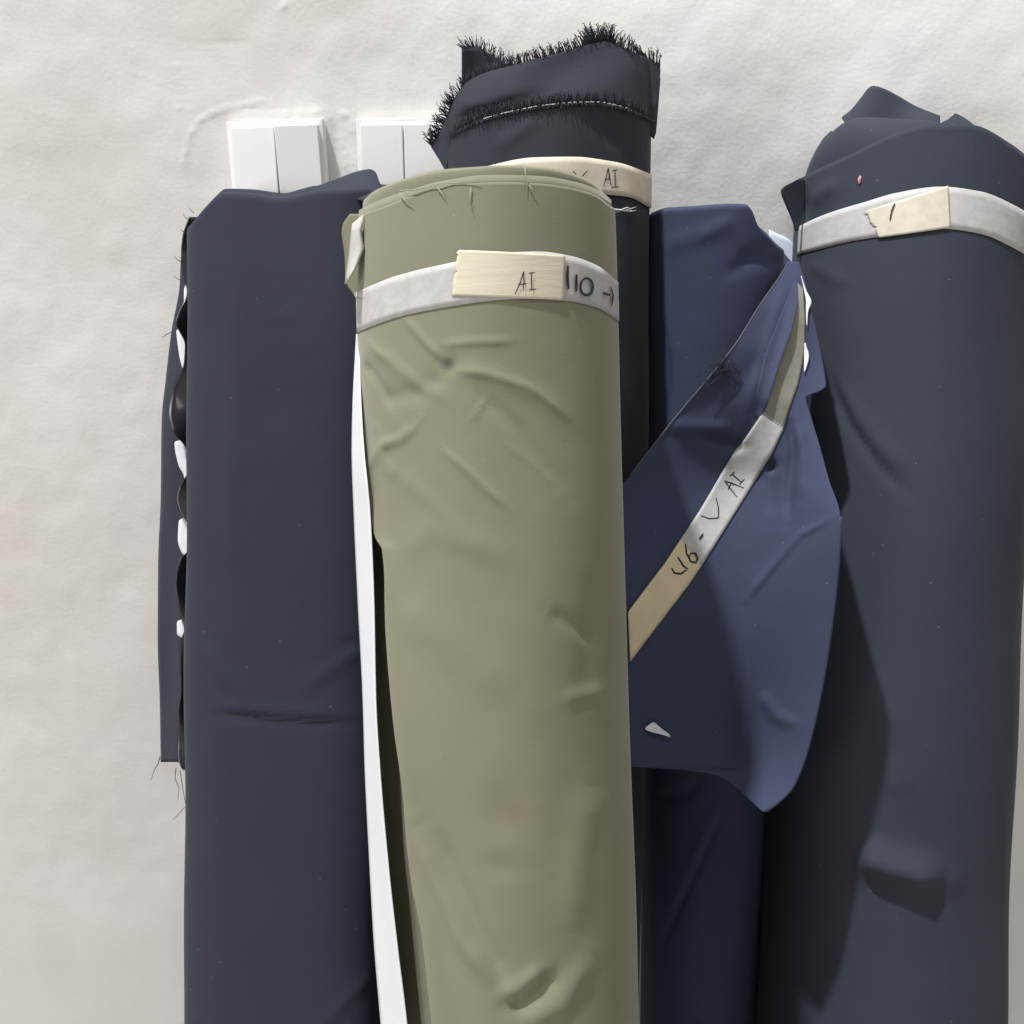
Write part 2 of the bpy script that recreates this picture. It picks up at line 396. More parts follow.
# ------------------------------------------------------------------ light switches
import bmesh
def boxmesh(name, c, sx, sy, sz, rot, mat, parent, bev, tilt=0.0):
    bm = bmesh.new(); bmesh.ops.create_cube(bm, size=1)
    for v in bm.verts:
        y = v.co.y*sy
        if v.co.y < 0: y += tilt*v.co.z
        x, z = v.co.x*sx, v.co.z*sz
        v.co = (x, y, z)
    bmesh.ops.bevel(bm, geom=list(bm.edges), offset=bev, segments=3, affect='EDGES', profile=.6)
    cs, sn = math.cos(rot), math.sin(rot)
    for v in bm.verts:
        x, y, z = v.co; x += c[0]; z += c[2]; y += c[1]
        v.co = (x*cs-z*sn, y, x*sn+z*cs)
    me = bpy.data.meshes.new(name); bm.to_mesh(me); bm.free(); me.materials.append(mat)
    o = bpy.data.objects.new(name, me); col.objects.link(o); o.parent = parent
    return o
def wallpoint(px, py):
    k = (world(L(px, py, 1.0))-CAM).reshape(3); return CAM+k*(-YC/k[1])
def switch(x0, x1, ytop, label, rot, tilts):
    a, b = wallpoint(x0, ytop), wallpoint(x1, ytop); w = b[0]-a[0]
    r = bpy.data.objects.new('light_switch', None); col.objects.link(r)
    r.location = ((a[0]+b[0])/2, 0, a[2]-w/2); r['label'] = label; r['category'] = 'light switch'; r['group'] = 'white wall switches'
    boxmesh('switch_frame', (0, -.006, 0), w, .0115, w, rot, M_sw, r, .0018)
    rw = (w-.010)/2
    for s, tl in ((-1, tilts[0]), (1, tilts[1])):
        boxmesh('rocker', (s*(rw/2+.0006), -.0125, -.001), rw, .008, w-.011, rot, M_sw2, r, .0009, tl)
switch(231, 327, 122, 'white two-rocker wall switch above the leftmost charcoal fabric roll', math.radians(2), (.003, -.004))
switch(358, 452, 120, 'white two-rocker wall switch half hidden behind the olive and tall frayed rolls', math.radians(.5), (.002, .002))

# ------------------------------------------------------------------ roll 1: charcoal roll at the left
G = 'fabric rolls leaning against the wall'
w_left = Wrinkles([([(190, 630), (225, 675), (262, 706), (290, 722)], 9, .0016), ([(205, 712), (250, 716), (300, 722), (362, 724)], 4, -.0022),
                   ([(205, 706), (250, 709), (300, 714), (362, 716)], 6, .0016), ([(300, 690), (345, 660), (366, 645)], 7, .0012), ([(338, 642), (366, 648)], 4, -.0012),
                   ([(325, 1024), (345, 1000), (372, 975)], 6, .0012), ([(215, 225), (214, 420), (210, 560)], 9, -.0006), ([(238, 225), (236, 400), (225, 640)], 12, .0008),
                   ([(262, 300), (275, 315), (282, 330)], 5, .0006)], noise=.0016, scale=110, seed=4)
left = Roll((296.5, 200), (293.5, 1024), .815, .815, .0868, w_left, a=.0822, b=.068, n=4.2)
R1 = empty('fabric_roll', left.foot, 'wide flat charcoal fabric roll at the far left with loose selvage strip', 'fabric roll', G)
left.body('roll_body', M_left, R1, poly([(180, 228), (188, 223), (196, 214), (206, 203), (222, 190), (250, 191), (285, 195), (300, 191), (320, 187), (345, 186), (400, 186)]), round_h=.007, round_in=.005, core=False)
def scan_rows(fl_, fr_, y0, y1, nr, nc, depth):      # sheet between two pixel edges, depth(px,py)
    ys = np.linspace(y0, y1, nr); P = np.zeros((nr, nc, 3))
    for i, y in enumerate(ys):
        x = np.linspace(fl_(y), fr_(y), nc); P[i] = L(x, np.full(nc, y), depth(x, np.full(nc, y)))
    return P
def scan_cols(ft, fb, x0, x1, nr, nc, depth):
    xs = np.linspace(x0, x1, nc); P = np.zeros((nr, nc, 3))
    for j, x in enumerate(xs):
        y = np.linspace(ft(x), fb(x), nr); P[:, j] = L(np.full(nr, x), y, depth(np.full(nr, x), y))
    return P
# folded corner at its top right
def d_fold(px, py): return .79-.0004*(px-340)+.018*np.sin((px-312)/24)*np.exp(-((py-186)/14)**2)
sheet('folded_corner', scan_cols(poly([(304, 191), (318, 186), (340, 178), (358, 171.5), (370, 169.5), (376, 173), (380, 185)]),
      poly([(304, 192), (335, 196), (380, 204)]), 305, 381, 14, 40, lambda x, y: .752+.0011*(204-y)+.006*np.sin((x-300)/14)), M_left, R1, .0008)
# loose selvage strip, its ruffled inner edge and the pale lining showing between
sheet('selvage_strip', scan_rows(polyy([(189, 219), (183, 235), (181, 262), (180, 285), (172, 330), (166, 380), (162, 420), (161, 500), (158.5, 560), (158, 640), (160, 700), (161, 757)]),
      polyy([(198, 219), (200, 700), (184, 772)]), 227, 762, 120, 14, lambda x, y: .835-.0009*(x-160)+.003*np.sin(y/37)+.002*np.sin(x/6+y/60)), M_left, R1, .0007)
ruf = polyy([(189, 217), (184, 232), (181, 252), (183, 275), (187, 292), (179, 312), (176, 322), (185, 345), (184, 362), (172, 392), (169, 415), (172, 430), (186, 449), (188, 470), (180, 486), (176, 500), (181, 514), (189, 528), (189, 548), (180, 560), (176, 585), (179, 612), (184, 630), (179, 645), (181, 690), (178, 715), (178, 728), (177, 752), (180, 766), (184, 771)])
sheet('ruffled_edge', scan_rows(ruf, lambda y: 197, 217, 770, 260, 10, lambda x, y: .795+.008*np.sin(y/19.0)*np.clip((190-x)/14, 0, 1)+.0006*(x-175)), M_film, R1, .0005)
lin_l = polyy([(189, 280), (184, 290), (184, 300), (188, 312), (188, 326), (176.5, 330), (178.5, 350), (182.5, 368), (189, 378), (189, 438), (174.5, 442), (178.5, 465), (184, 476), (188, 514), (179, 521), (178, 540), (182, 553), (189, 560), (189, 616), (177, 622), (177, 634), (188, 642), (188, 718), (179, 730), (180, 742), (186, 750), (187, 768)])
sheet('pale_lining', scan_rows(lin_l, lambda y: 194, 280, 768, 240, 6, lambda x, y: .808+0*x), M_white, R1, .0005)
thr = []
for (x, y, dx, dy) in [(189, 220, -6, -6), (194, 213, -5, -6), (181, 262, -7, -6), (180, 280, -6, -4), (172, 332, -10, 6), (184, 232, -4, -3)]:
    thr.append([L(x, y, .825), L(x+dx*.5, y+dy*.35, .822), L(x+dx, y+dy, .823)])
for pth in [[(160, 757), (158, 764), (154, 771), (151, 780)], [(176, 768), (175, 778), (179, 788), (178, 799)], [(180, 770), (183, 790), (186, 806), (173, 820)]]:
    thr.append([L(x, y, .80+.0008*abs(190-x)) for x, y in pth])
tubes('loose_thread', thr, .00045, M_thr, R1)['kind'] = 'stuff'
settle(R1)

# ------------------------------------------------------------------ roll 2: olive roll in front
w_ol = Wrinkles([([(362, 338), (392, 362), (420, 385), (448, 400)], 7, .0012), ([(404, 315), (425, 340), (444, 360)], 4, .0007), ([(448, 366), (490, 375), (540, 395), (575, 425)], 9, .0012),
                 ([(440, 345), (480, 342), (520, 341)], 5, .0005), ([(375, 400), (420, 392), (450, 372)], 10, -.0012), ([(362, 360), (378, 380), (395, 410)], 5, -.0016), ([(368, 440), (385, 462), (400, 480)], 7, .0008),
                 ([(470, 385), (520, 430), (570, 500)], 8, -.0012), ([(440, 445), (475, 480), (510, 510)], 5, .0008), ([(415, 425), (400, 440), (375, 445)], 5, .0009),
                 ([(404, 316), (428, 345), (446, 362)], 3, .0006), ([(448, 370), (485, 374), (530, 388), (570, 420)], 3, .0007), ([(440, 346), (475, 343), (510, 342)], 3, .0005), ([(368, 338), (380, 352), (394, 362)], 3, .0006),
                 ([(488, 396), (478, 412), (470, 422)], 3, .0004), ([(430, 408), (415, 430), (398, 446)], 3, .0004), ([(445, 450), (480, 480), (510, 512)], 3, .0005), ([(372, 420), (382, 436), (392, 452)], 4, .0006),
                 ([(366, 470), (380, 450), (402, 436)], 5, .0008), ([(500, 440), (530, 462), (560, 490)], 4, .0004), ([(395, 470), (430, 500), (470, 540)], 9, .0007),
                 ([(400, 560), (430, 530), (520, 560)], 14, .0010), ([(390, 600), (450, 640), (520, 700)], 22, .0012),
                 ([(414, 820), (436, 880), (462, 940), (500, 990)], 10, .0030), ([(430, 820), (455, 880), (490, 950), (510, 985)], 10, -.0022),
                 ([(505, 1008), (525, 1004), (548, 985), (558, 972)], 9, -.0028), ([(500, 996), (520, 985), (545, 965)], 8, .0020), ([(520, 1024), (560, 1004), (590, 950)], 12, .0022),
                 ([(590, 780), (578, 850), (570, 940)], 16, .0018), ([(600, 560), (590, 640), (585, 720)], 14, -.0010), ([(545, 610), (600, 640)], 9, -.0012), ([(560, 700), (605, 690)], 8, .0010)],
                noise=.0020, scale=130, seed=11, bumps=[(505, 815, 22, 26, -.0012), (502, 868, 20, 12, -.0010), (450, 366, 12, 8, -.0015)])
olive = Roll((485, 190), (509, 1024), .62, .62, .0834, w_ol)
st = lambda px, py: (world(olive.at(A_([px]), A_([py])))[0]-olive.foot)
M_ol = fabric('olive_cloth', (.200, .196, .132), mottle=.06, sheen=.2,
              stains=[(st(449, 364), .0055, (.06, .06, .075), .75), (st(515, 812), .010, (.18, .13, .09), .35)])
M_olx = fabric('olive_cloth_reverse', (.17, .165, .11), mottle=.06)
R2 = empty('fabric_roll', olive.foot, 'olive green fabric roll standing in front of the dark rolls', 'fabric roll', G)
e_ol = polyy([(357, 190), (357, 335), (361, 380), (366, 430), (371, 470), (377, 500), (384, 512), (390, 600), (400, 700), (408, 768), (412, 830), (416, 868), (424, 910), (432, 970), (438, 1024), (440, 1100)])
olive.body('roll_body', M_ol, R2, poly([(340, 215), (356, 206), (372, 192), (384, 186), (410, 177), (440, 170), (470, 167.5), (500, 166), (545, 168), (575, 174), (595, 183), (608, 196), (625, 210)]), dr=-.0042, round_h=.001, round_in=.0008,
           carve=lambda x, y: .024*np.clip((y-470)/120, 0, 1)*np.clip((e_ol(y)+4-x)/14, 0, 1))
olive.wrap('inner_turn', M_ol, R2, poly([(335, 228), (346, 221), (360, 210), (384, 199), (415, 189), (440, 182), (490, 176), (540, 177), (575, 182), (600, 191), (612, 201), (625, 212)]), fl=lambda y: max(352, e_ol(y)+2) if y > 430 else 340, dr=-.0018)
olive.wrap('outer_turn', M_ol, R2, poly([(335, 235), (352, 222), (366, 213), (384, 207), (410, 197), (440, 188), (470, 184.5), (500, 183.5), (540, 184.5), (575, 189), (597, 196), (609, 205), (625, 216)]), fl=e_ol, dr=.0006, lift=poly([(330, 0), (520, .003), (1024, .006)]), M=520, N=400, tvis=.80)
# edge of the turn beneath and the white backing strip standing out at the left
def edge_strip(name, fl_, fr_, y0, y1, dr, mat, parent, nr=150, nc=10, bow=0.0):
    ys = np.linspace(y0, y1, nr); P = np.zeros((nr, nc, 3))
    for i, y in enumerate(ys):
        x = np.linspace(fl_(y), fr_(y), nc); yy = np.full(nc, y)
        k = L(x, yy, 1.0); p = olive.at(x, yy, 0, dr); d = -p[:, 2]
        P[i] = L(x, yy, d+bow*np.linspace(1, 0, nc))
    return sheet(name, P, mat, parent, .0006)
wl_ = polyy([(356.5, 334), (354.5, 370), (353, 400), (352, 450), (354, 512), (358, 600), (363, 700), (365, 768), (369, 850), (374, 940), (381, 1024), (384, 1060)])
wr_ = polyy([(359, 334), (361, 400), (364, 450), (370, 512), (374, 600), (376, 700), (380, 768), (389, 870), (398, 950), (407, 1024), (410, 1060)])
def d_rec(x, y):
    a, b = wl_(y)+3, e_ol(y)+8; f = (x-a)/(b-a)
    q = olive.at(np.full_like(x, e_ol(y[0])+8), y, 0, -.003)[..., 2]
    return .606*(1-f)+(-q)*f+.016*np.sin(np.pi*np.clip(f, 0, 1))
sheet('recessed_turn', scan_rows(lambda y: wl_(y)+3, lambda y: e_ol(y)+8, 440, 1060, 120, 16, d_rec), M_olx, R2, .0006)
def d_ws(x, y):
    f = (x-wl_(y))/(wr_(y)-wl_(y)); k = np.clip((y-334)/150, 0, 1)
    return .606-(.006+.028*k)*f
sheet('white_backing_strip', scan_rows(wl_, wr_, 334, 1060, 140, 10, d_ws), M_white, R2, .0006)
# cut corner curling outward at the top left
def curl():
    rows = [((352.5, 224), (364, 214)), ((351, 234), (361, 230)), ((350, 245), (362.5, 241)), ((349, 256), (364.5, 247)), ((347.5, 266), (361, 256)), ((346, 276), (356, 268)), ((345, 284), (348, 281))]
    P = []
    for (a, b) in rows:
        r = []
        for k in range(7):
            f = k/6; x = a[0]+(b[0]-a[0])*f; y = a[1]+(b[1]-a[1])*f
            r.append(L(x, y, .590-.014*math.sin(f*2.0)))
        P.append(r)
    return A_(P)
o = sheet('curled_corner', curl(), M_lin, R2, .0006); o['label'] = 'pale reverse of the curled corner'
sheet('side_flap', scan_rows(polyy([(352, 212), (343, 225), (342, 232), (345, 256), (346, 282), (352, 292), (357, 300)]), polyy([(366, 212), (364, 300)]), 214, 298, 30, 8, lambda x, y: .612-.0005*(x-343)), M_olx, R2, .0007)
# tape with a masking tape label
tt_ = poly([(330, 304), (357, 292), (400, 275), (457, 262), (500, 254), (540, 252), (570, 256), (600, 267), (614, 278), (625, 288)])
tb_ = poly([(330, 346), (357, 333), (400, 317), (451, 307), (500, 300.5), (530, 299), (568, 301), (600, 309), (615, 318), (625, 325)])
tp = olive.band('tape_band', M_tape, R2, tt_, tb_, .0014, -1.95, 1.95, 140)
lb = olive.patch('masking_tape_label', M_mask, R2, [(459, 250.5), (565, 255.5), (564, 300), (452, 296)], .0020, jag=.7, nr=20)
sc7 = lambda pts: [(440+x/5.389, 240+y/5.389) for x, y in pts]
S_ol = lambda a, b: olive.at(a, b, 0, .0028)
strokes('pen_writing', S_ol, [sc7([(402, 296), (430, 232), (448, 172), (450, 225), (449, 270)]), sc7([(420, 242), (466, 238)]), sc7([(490, 180), (492, 270)]), sc7([(474, 181), (508, 178)]), sc7([(476, 271), (516, 266)])], lb, 1.1)
strokes('marker_writing', S_ol, [sc7([(688, 140), (686, 200), (692, 265)]), sc7([(735, 185), (734, 278)]), sc7(ell(790, 252, 34, 46, -2.2, 4.2)), sc7([(878, 284), (918, 298)]), (sc7([(922, 254), (936, 300), (928, 356)]), 1.6)], tp, 2.7)
# stray olive threads at the rim
thr = []
for pth in [[(524, 168), (525, 178), (524, 190)], [(471, 188), (470, 200), (473, 214)], [(400, 193), (405, 200), (413, 205)], [(438, 188), (442, 193), (447, 200)], [(400, 191), (416, 190), (440, 184), (480, 183)],
            [(350, 292), (356, 297), (362, 299)], [(528, 186), (534, 194)]]:
    a = A_(pth, float); thr.append(list(olive.at(a[:, 0], a[:, 1], 0, .0022)))
tubes('loose_thread', thr, .0004, M_othr, R2)['kind'] = 'stuff'
thr = []
for y in np.arange(560, 770, 5.5):
    x = float(polyy([(371, 512), (373.5, 600), (375.5, 700), (380, 768)])(y))
    p = L(x, y, .60); q = L(x+rng.uniform(1, 4), y+rng.uniform(-3, 4), .597); thr.append([p, (p+q)/2+A_([.0004, 0, .0005]), q])
thr.append([L(374, 610, .6), L(377, 611, .597), L(376, 616, .596), L(374, 614, .597)])
tubes('frayed_thread', thr, .0003, M_othr, R2)['kind'] = 'stuff'
settle(R2)

# ------------------------------------------------------------------ roll 3: tall black roll with frayed top
z2 = lambda pts: [(420+x/4.096, 10+y/4.096) for x, y in pts]
w_ta = Wrinkles([([(495, 150), (515, 135), (540, 118)], 7, .0012), ([(580, 115), (600, 130), (625, 150)], 6, -.001), ([(600, 250), (625, 400), (630, 600)], 10, .001)], noise=.0016, scale=80, seed=21)
tall = Roll((547.5, 110), (538, 1024), .792, .812, .0858, w_ta)
R3 = empty('fabric_roll', tall.foot, 'tallest black fabric roll with frayed fringed top edges behind the olive roll', 'fabric roll', G)
f_out = poly([(440, 140)]+z2([(105, 520), (125, 510), (200, 470), (300, 435), (400, 410), (500, 390), (620, 380), (720, 378), (800, 390), (880, 415), (945, 455), (965, 470)])+[(680, 135)])
tall.body('roll_body', M_tall, R3, f_out, round_h=.001, round_in=.0005)
f_in = poly(z2([(45, 560), (80, 505), (112, 430), (150, 350), (190, 300), (250, 265), (350, 235), (480, 200), (600, 170), (690, 142), (760, 130), (800, 140), (850, 165), (920, 195), (975, 222), (990, 226)]))
f_inb = poly([(431, 147), (435, 153), (440, 161), (446, 170)]+z2([(125, 580), (200, 540), (300, 505), (500, 460), (620, 450), (720, 448), (800, 460), (900, 490), (950, 520), (960, 530), (985, 260)]))
def d_in(px, py):
    p = tall.at(np.clip(px, 449, 648), np.clip(py, 105, 400), 0, -.0012); d = -p[..., 2]
    e = np.clip(449-px, 0, 40)+np.clip(px-648, 0, 40)
    wv = .004*np.sin(px/19+py/30)*np.clip((f_out(px)-6-py)/35, 0, 1)
    groove = .006*np.exp(-(((py-(118-(px-470)*.28))/9)**2))*np.clip((560-px)/60, 0, 1)*np.clip((px-452)/12, 0, 1)
    up = .0004*np.clip(105-py, 0, 90)
    return d+.0005*e+wv+groove+up*.6
pin = scan_cols(f_in, f_inb, 431.5, 660, 40, 110, d_in)
sheet('inner_turn', pin, M_tall, R3, .0008)
# cloth corner standing up at the back left
f_bk = poly(z2([(172, 158), (200, 152), (230, 152), (270, 172), (330, 208), (380, 235)]))
def d_bk(px, py): return .795+np.sqrt(np.maximum(.0858**2-((px-548)/F*.84)**2, .0012))+.003+.0012*np.sin(px/8)*np.clip((110-py)/50, 0, 1)
pbk = scan_cols(f_bk, lambda x: 190, 462, 512, 30, 24, d_bk)
sheet('back_corner', pbk, M_tall, R3, .0008)
up = lambda n: np.tile(A_([0, 1.0, .1]), (n, 1))
def edge_out(e):
    t = np.gradient(e, axis=0); t /= np.linalg.norm(t, axis=1)[:, None]
    o = np.stack([-t[:, 1], t[:, 0], 0*t[:, 0]+.12], -1); o *= np.sign(o[:, 1:2]+1e-6)
    return o/np.linalg.norm(o, axis=1)[:, None]
e = pin[0]; paths = fringe_paths(e[:88], edge_out(e)[:88], .0085, 290, clump=5) + fringe_paths(e[84:], edge_out(e)[84:], .0095, 90, clump=5)
px_, py_ = proj(e); k0, k1 = int(np.argmin(abs(px_-587))), int(np.argmin(abs(px_-616)))
paths += fringe_paths(e[k0:k1], edge_out(e)[k0:k1], .0135, 100, clump=4, spread=.18)
k0, k1 = 0, 12
paths += fringe_paths(e[k0:k1], edge_out(e)[k0:k1], .011, 70, clump=4, spread=.35)
tubes('inner_fringe', paths, .00042, M_thr, R3)['kind'] = 'stuff'
e = pbk[0]; tubes('corner_fringe', fringe_paths(e, edge_out(e), .010, 80, clump=5), .00042, M_thr, R3)['kind'] = 'stuff'
xs = np.linspace(449, 651, 110); e = tall.at(xs, f_out(xs), .0012)
tubes('outer_fringe', fringe_paths(e, edge_out(e), .0085, 420, clump=7, spread=.2)+fringe_paths(e, -edge_out(e)*A_([1, 1, -3]), .004, 150, clump=7), .00042, M_thr, R3)['kind'] = 'stuff'
xs2 = np.linspace(478, 628, 150); xs2 = xs2[np.sin(xs2*1.13)+np.sin(xs2*.31+1)+rng.normal(0, .5, 150) > 0]
tubes('white_stitching', [[p, p+A_([.0006, .0003, .0003]), q] for p, q in zip(tall.at(xs2, f_out(xs2)+1.2, .0020), tall.at(xs2+1.1, f_out(xs2)+rng.uniform(.2, 1.8, len(xs2)), .0024))], .00032, paper('white_thread', (.6, .6, .58)), R3)['kind'] = 'stuff'
tp = tall.band('paper_tape', M_cream, R3, poly([(440, 180)]+z2([(180, 668), (270, 640), (470, 602), (640, 600), (800, 620), (945, 672)])+[(670, 182)]),
               poly([(440, 215)]+z2([(180, 810), (470, 755), (640, 748), (770, 755), (860, 767), (940, 808)])+[(670, 218)]), .0012, -1.62, 1.62, 110)
strokes('pen_writing', lambda a, b: tall.at(a, b, 0, .0018), [z2([(757, 722), (768, 680), (776, 645), (782, 690), (787, 718)]), z2([(761, 692), (786, 689)]), z2([(803, 655), (803, 722)]), z2([(792, 656), (814, 653)]), z2([(788, 725), (817, 722)]),
        z2([(628, 658), (652, 682), (668, 684)]), z2([(690, 655), (662, 684), (648, 700)]), z2([(497, 650), (503, 658)]), z2([(540, 652), (550, 660)])], tp, 1.0)
thr = [[tall.at(A_([x]), A_([y]), o_)[0] for x, y, o_ in q] for q in ([(612, 210, .003), (620, 212, .005), (632, 208, .004)], [(614, 213, .003), (622, 209, .006), (628, 212, .004)], [(616, 211, .004), (625, 213, .006), (633, 211, .003)])]
o = tubes('pale_thread_tuft', thr, .0007, paper('pale_thread', (.55, .6, .6)), R3); o['kind'] = 'stuff'
settle(R3)

# ------------------------------------------------------------------ roll 4: navy roll with an unrolled flap
w_n = Wrinkles([([(655, 250), (700, 235), (745, 222)], 10, .0012), ([(735, 262), (760, 252), (785, 240)], 8, -.0015), ([(722, 276), (752, 262), (790, 262)], 7, -.0016), ([(735, 215), (700, 240)], 6, .0008),
                ([(731, 792), (705, 850), (678, 910), (660, 950)], 4, -.0025), ([(725, 800), (700, 850), (670, 910)], 8, .0016), ([(655, 800), (685, 795), (705, 775)], 5, -.0016), ([(754, 830), (740, 880), (735, 960)], 9, .002)], noise=.0016, scale=100, seed=31)
navy = Roll((716, 222), (699, 1024), .790, .90, .0552, w_n)
R4 = empty('fabric_roll', navy.foot, 'navy fabric roll with an unrolled pointed flap hanging across its front', 'fabric roll', G)
navy.body('roll_body', M_nav, R4, poly([(640, 216), (652, 212), (665, 208), (690, 206.5), (735, 204), (747, 204.5), (752, 209), (757, 222), (764, 231), (778, 243), (795, 256)]), round_h=.003, round_in=.002)
# second turn showing behind the right shoulder, with the pale core sheet
sheet('back_turn', scan_cols(poly([(758, 226), (763, 230), (780, 248), (790, 260), (798, 270)]), lambda x: 300, 757, 801, 14, 20, lambda x, y: .815-.0004*(x-757)), M_nav, R4, .0007)
sheet('pale_core_sheet', scan_cols(poly([(768, 229), (776, 233), (790, 240), (797, 250)]), lambda x: 275, 769, 797, 10, 12, lambda x, y: .862+.0*x), M_bluew, R4, .0006)
ctrl = A_([(790, 262, .762), (805, 262, .752), (735, 345, .718), (690, 400, .715), (630, 478, .712), (632, 600, .698), (632, 735, .702), (745, 600, .716), (735, 770, .725), (765, 812, .690),
           (840, 518, .674), (812, 730, .690), (808, 360, .738), (822, 440, .708), (745, 480, .736), (700, 650, .718), (770, 400, .722), (835, 600, .678)])
def tps(c):
    x, y, z = c[:, 0]/100, c[:, 1]/100, c[:, 2]; n = len(c)
    r2 = (x[:, None]-x)**2+(y[:, None]-y)**2; K = np.where(r2 > 0, r2*np.log(r2+1e-12), 0)+np.eye(n)*.05
    Pm = np.stack([np.ones(n), x, y], 1); Mx = np.block([[K, Pm], [Pm.T, np.zeros((3, 3))]])
    s = np.linalg.solve(Mx, np.concatenate([z, np.zeros(3)]))
    def f(px, py):
        px = np.asarray(px, float)/100; py = np.asarray(py, float)/100
        r2 = (px[..., None]-x)**2+(py[..., None]-y)**2
        return (np.where(r2 > 0, r2*np.log(r2+1e-12), 0)@s[:n])+s[n]+s[n+1]*px+s[n+2]*py
    return f
fB = tps(ctrl)
w_B = Wrinkles([([(746, 600), (768, 572), (800, 535), (838, 515)], 3.5, .0022), ([(742, 580), (780, 545), (830, 505)], 16, -.0014), ([(788, 410), (794, 450), (790, 490), (788, 525)], 5, -.0040), ([(796, 420), (803, 460), (800, 505)], 7, .0030),
                ([(700, 435), (725, 442), (745, 446)], 6, -.0040), ([(665, 425), (700, 428), (735, 430)], 8, .0022), ([(765, 468), (778, 466)], 6, -.0050), ([(752, 470), (772, 485), (775, 520)], 10, -.0020),
                ([(758, 690), (775, 715), (800, 727)], 7, .0022), ([(745, 600), (748, 680), (738, 770)], 9, .0015), ([(700, 380), (735, 330), (775, 290)], 12, .0020), ([(690, 420), (740, 380), (770, 350)], 12, -.0018), ([(785, 280), (770, 340), (745, 420)], 7, .0022)], noise=.0026, scale=110, seed=41)
dB = lambda px, py: fB(px, py)-w_B(px, py)
xlB = polyy([(788, 262), (785, 268), (760, 305), (735, 345), (712, 374), (690, 400), (660, 437), (630, 476), (618, 492), (616, 510), (616, 765), (640, 767), (690, 770.5), (718, 776), (735, 787), (750, 800), (763, 812)])
xrB = polyy([(799, 262), (806, 285), (811, 308), (818, 340), (824, 370), (826, 386), (820, 391), (806, 397), (812, 420), (818, 440), (829, 480), (840, 517), (838, 560), (833, 610), (826, 660), (812, 730), (800, 770), (790, 790), (765, 812.5)])
PB = scan_rows(xlB, xrB, 262, 812, 260, 90, dB)
flp = sheet('unrolled_flap', PB, M_nav, R4, .0009)
# hem doubled back along the flap's right side and cut edges
tubes('cut_edge', [[L(x, y, float(dB(A_([x]), A_([y]))[0])-.0006) for y in np.linspace(262, 476, 60) for x in [float(xlB(y))]]], .0006, M_edge, flp, taper=False)
tubes('flap_hem', [[L(x, y, float(dB(A_([x]), A_([y]))[0])) for y in np.linspace(517, 811, 60) for x in [float(xrB(y))]]], .0014, M_nav, flp, n=6, taper=False)
sheet('pale_lining', scan_rows(polyy([(801, 276), (804, 290), (806, 302), (806, 312), (806.5, 330)]), polyy([(801.5, 276), (806, 290), (811.5, 302), (808, 312), (807, 330)]), 276, 326, 20, 5, lambda x, y: dB(x, y)-.003), M_white, R4, .0004)
sheet('pale_lining', scan_rows(polyy([(804.5, 344), (804, 372)]), polyy([(805.5, 344), (809, 356), (804.5, 373)]), 343, 372, 12, 5, lambda x, y: dB(x, y)-.003), M_white, R4, .0004)
# tape strip gone slanting with the flap
TL = A_([(798, 283), (796, 305), (790, 330), (779, 360), (767, 400), (763, 412), (744, 440), (734, 452), (700, 510), (665, 563), (628, 612)], float)
TR = A_([(803, 288), (805, 318), (805, 352), (798, 385), (789, 410), (784, 428), (771, 455), (748, 492), (715, 545), (690, 583), (630, 662)], float)
def strip(a0, a1, n, nc=10, off=.0016, grow=0.0):
    s = np.linspace(a0, a1, n); idx = np.arange(len(TL)); P = np.zeros((n, nc, 3))
    for i, q in enumerate(s):
        l = A_([np.interp(q, idx, TL[:, 0]), np.interp(q, idx, TL[:, 1])]); r = A_([np.interp(q, idx, TR[:, 0]), np.interp(q, idx, TR[:, 1])])
        dlt = (r-l)*grow; l = l-dlt; r = r+dlt
        x = np.linspace(l[0], r[0], nc); y = np.linspace(l[1], r[1], nc)
        P[i] = L(x, y, dB(x, y)-off)
    return P
t1 = sheet('upper_tape', strip(0, 5.05, 50), M_grey, R4, .0002); t1['label'] = 'dull grey upper stretch of tape'
t2 = sheet('silver_tape', strip(5, 8.8, 40), M_tape, R4, .0002); t2['label'] = 'shiny silver middle stretch of tape'
t3 = sheet('masking_tape_label', strip(8.55, 10, 30, off=.0022), M_maskd, R4, .0002); t3['label'] = 'cream masking tape at the lower end'
def lip():
    idx = np.arange(len(TL)); P = []
    for q in np.linspace(0, 5.3, 46):
        x1, y1 = np.interp(q, idx, TL[:, 0])+2.0*math.sin(q/5.3*3.14), np.interp(q, idx, TL[:, 1]); w = 16*math.sin(min(1, q/5.3)*2.9+.12)+.5
        x = np.linspace(x1-w, x1, 8); y = np.full(8, y1)-np.linspace(5, 0, 8); f = np.linspace(0, 1, 8)
        P.append(L(x, y, dB(x, y)-.0003-.009*math.sin(min(1, q/5.3)*3.0+.1)*f**1.5))
    return A_(P)
sheet('flap_lip', lip(), M_nav, R4, .0004)
z4 = lambda pts: [(620+x/3.938, 420+y/3.938) for x, y in pts]
S_B = lambda a, b: L(a, b, dB(a, b)-.0019); S_C = lambda a, b: L(a, b, dB(a, b)-.0025)
strokes('pen_writing', S_B, [z4([(462, 305), (412, 240), (448, 252), (488, 268)]), z4([(425, 275), (440, 245), (448, 258)]), z4([(440, 212), (478, 245)]), z4([(432, 222), (452, 203)]), z4([(470, 255), (490, 233)]),
        (z4([(318, 376), (350, 388), (388, 386), (388, 345), (378, 305)]), 1.3)], t2, 1.2)
strokes('marker_writing', S_C, [z4([(203, 583), (215, 603), (240, 606), (262, 590)]), z4([(228, 540), (250, 575), (268, 588)]), z4([(258, 488), (262, 525), (280, 558), (298, 562), (306, 545), (298, 525), (278, 525), (272, 545)]), z4([(312, 470), (328, 448)])], t3, 1.9)
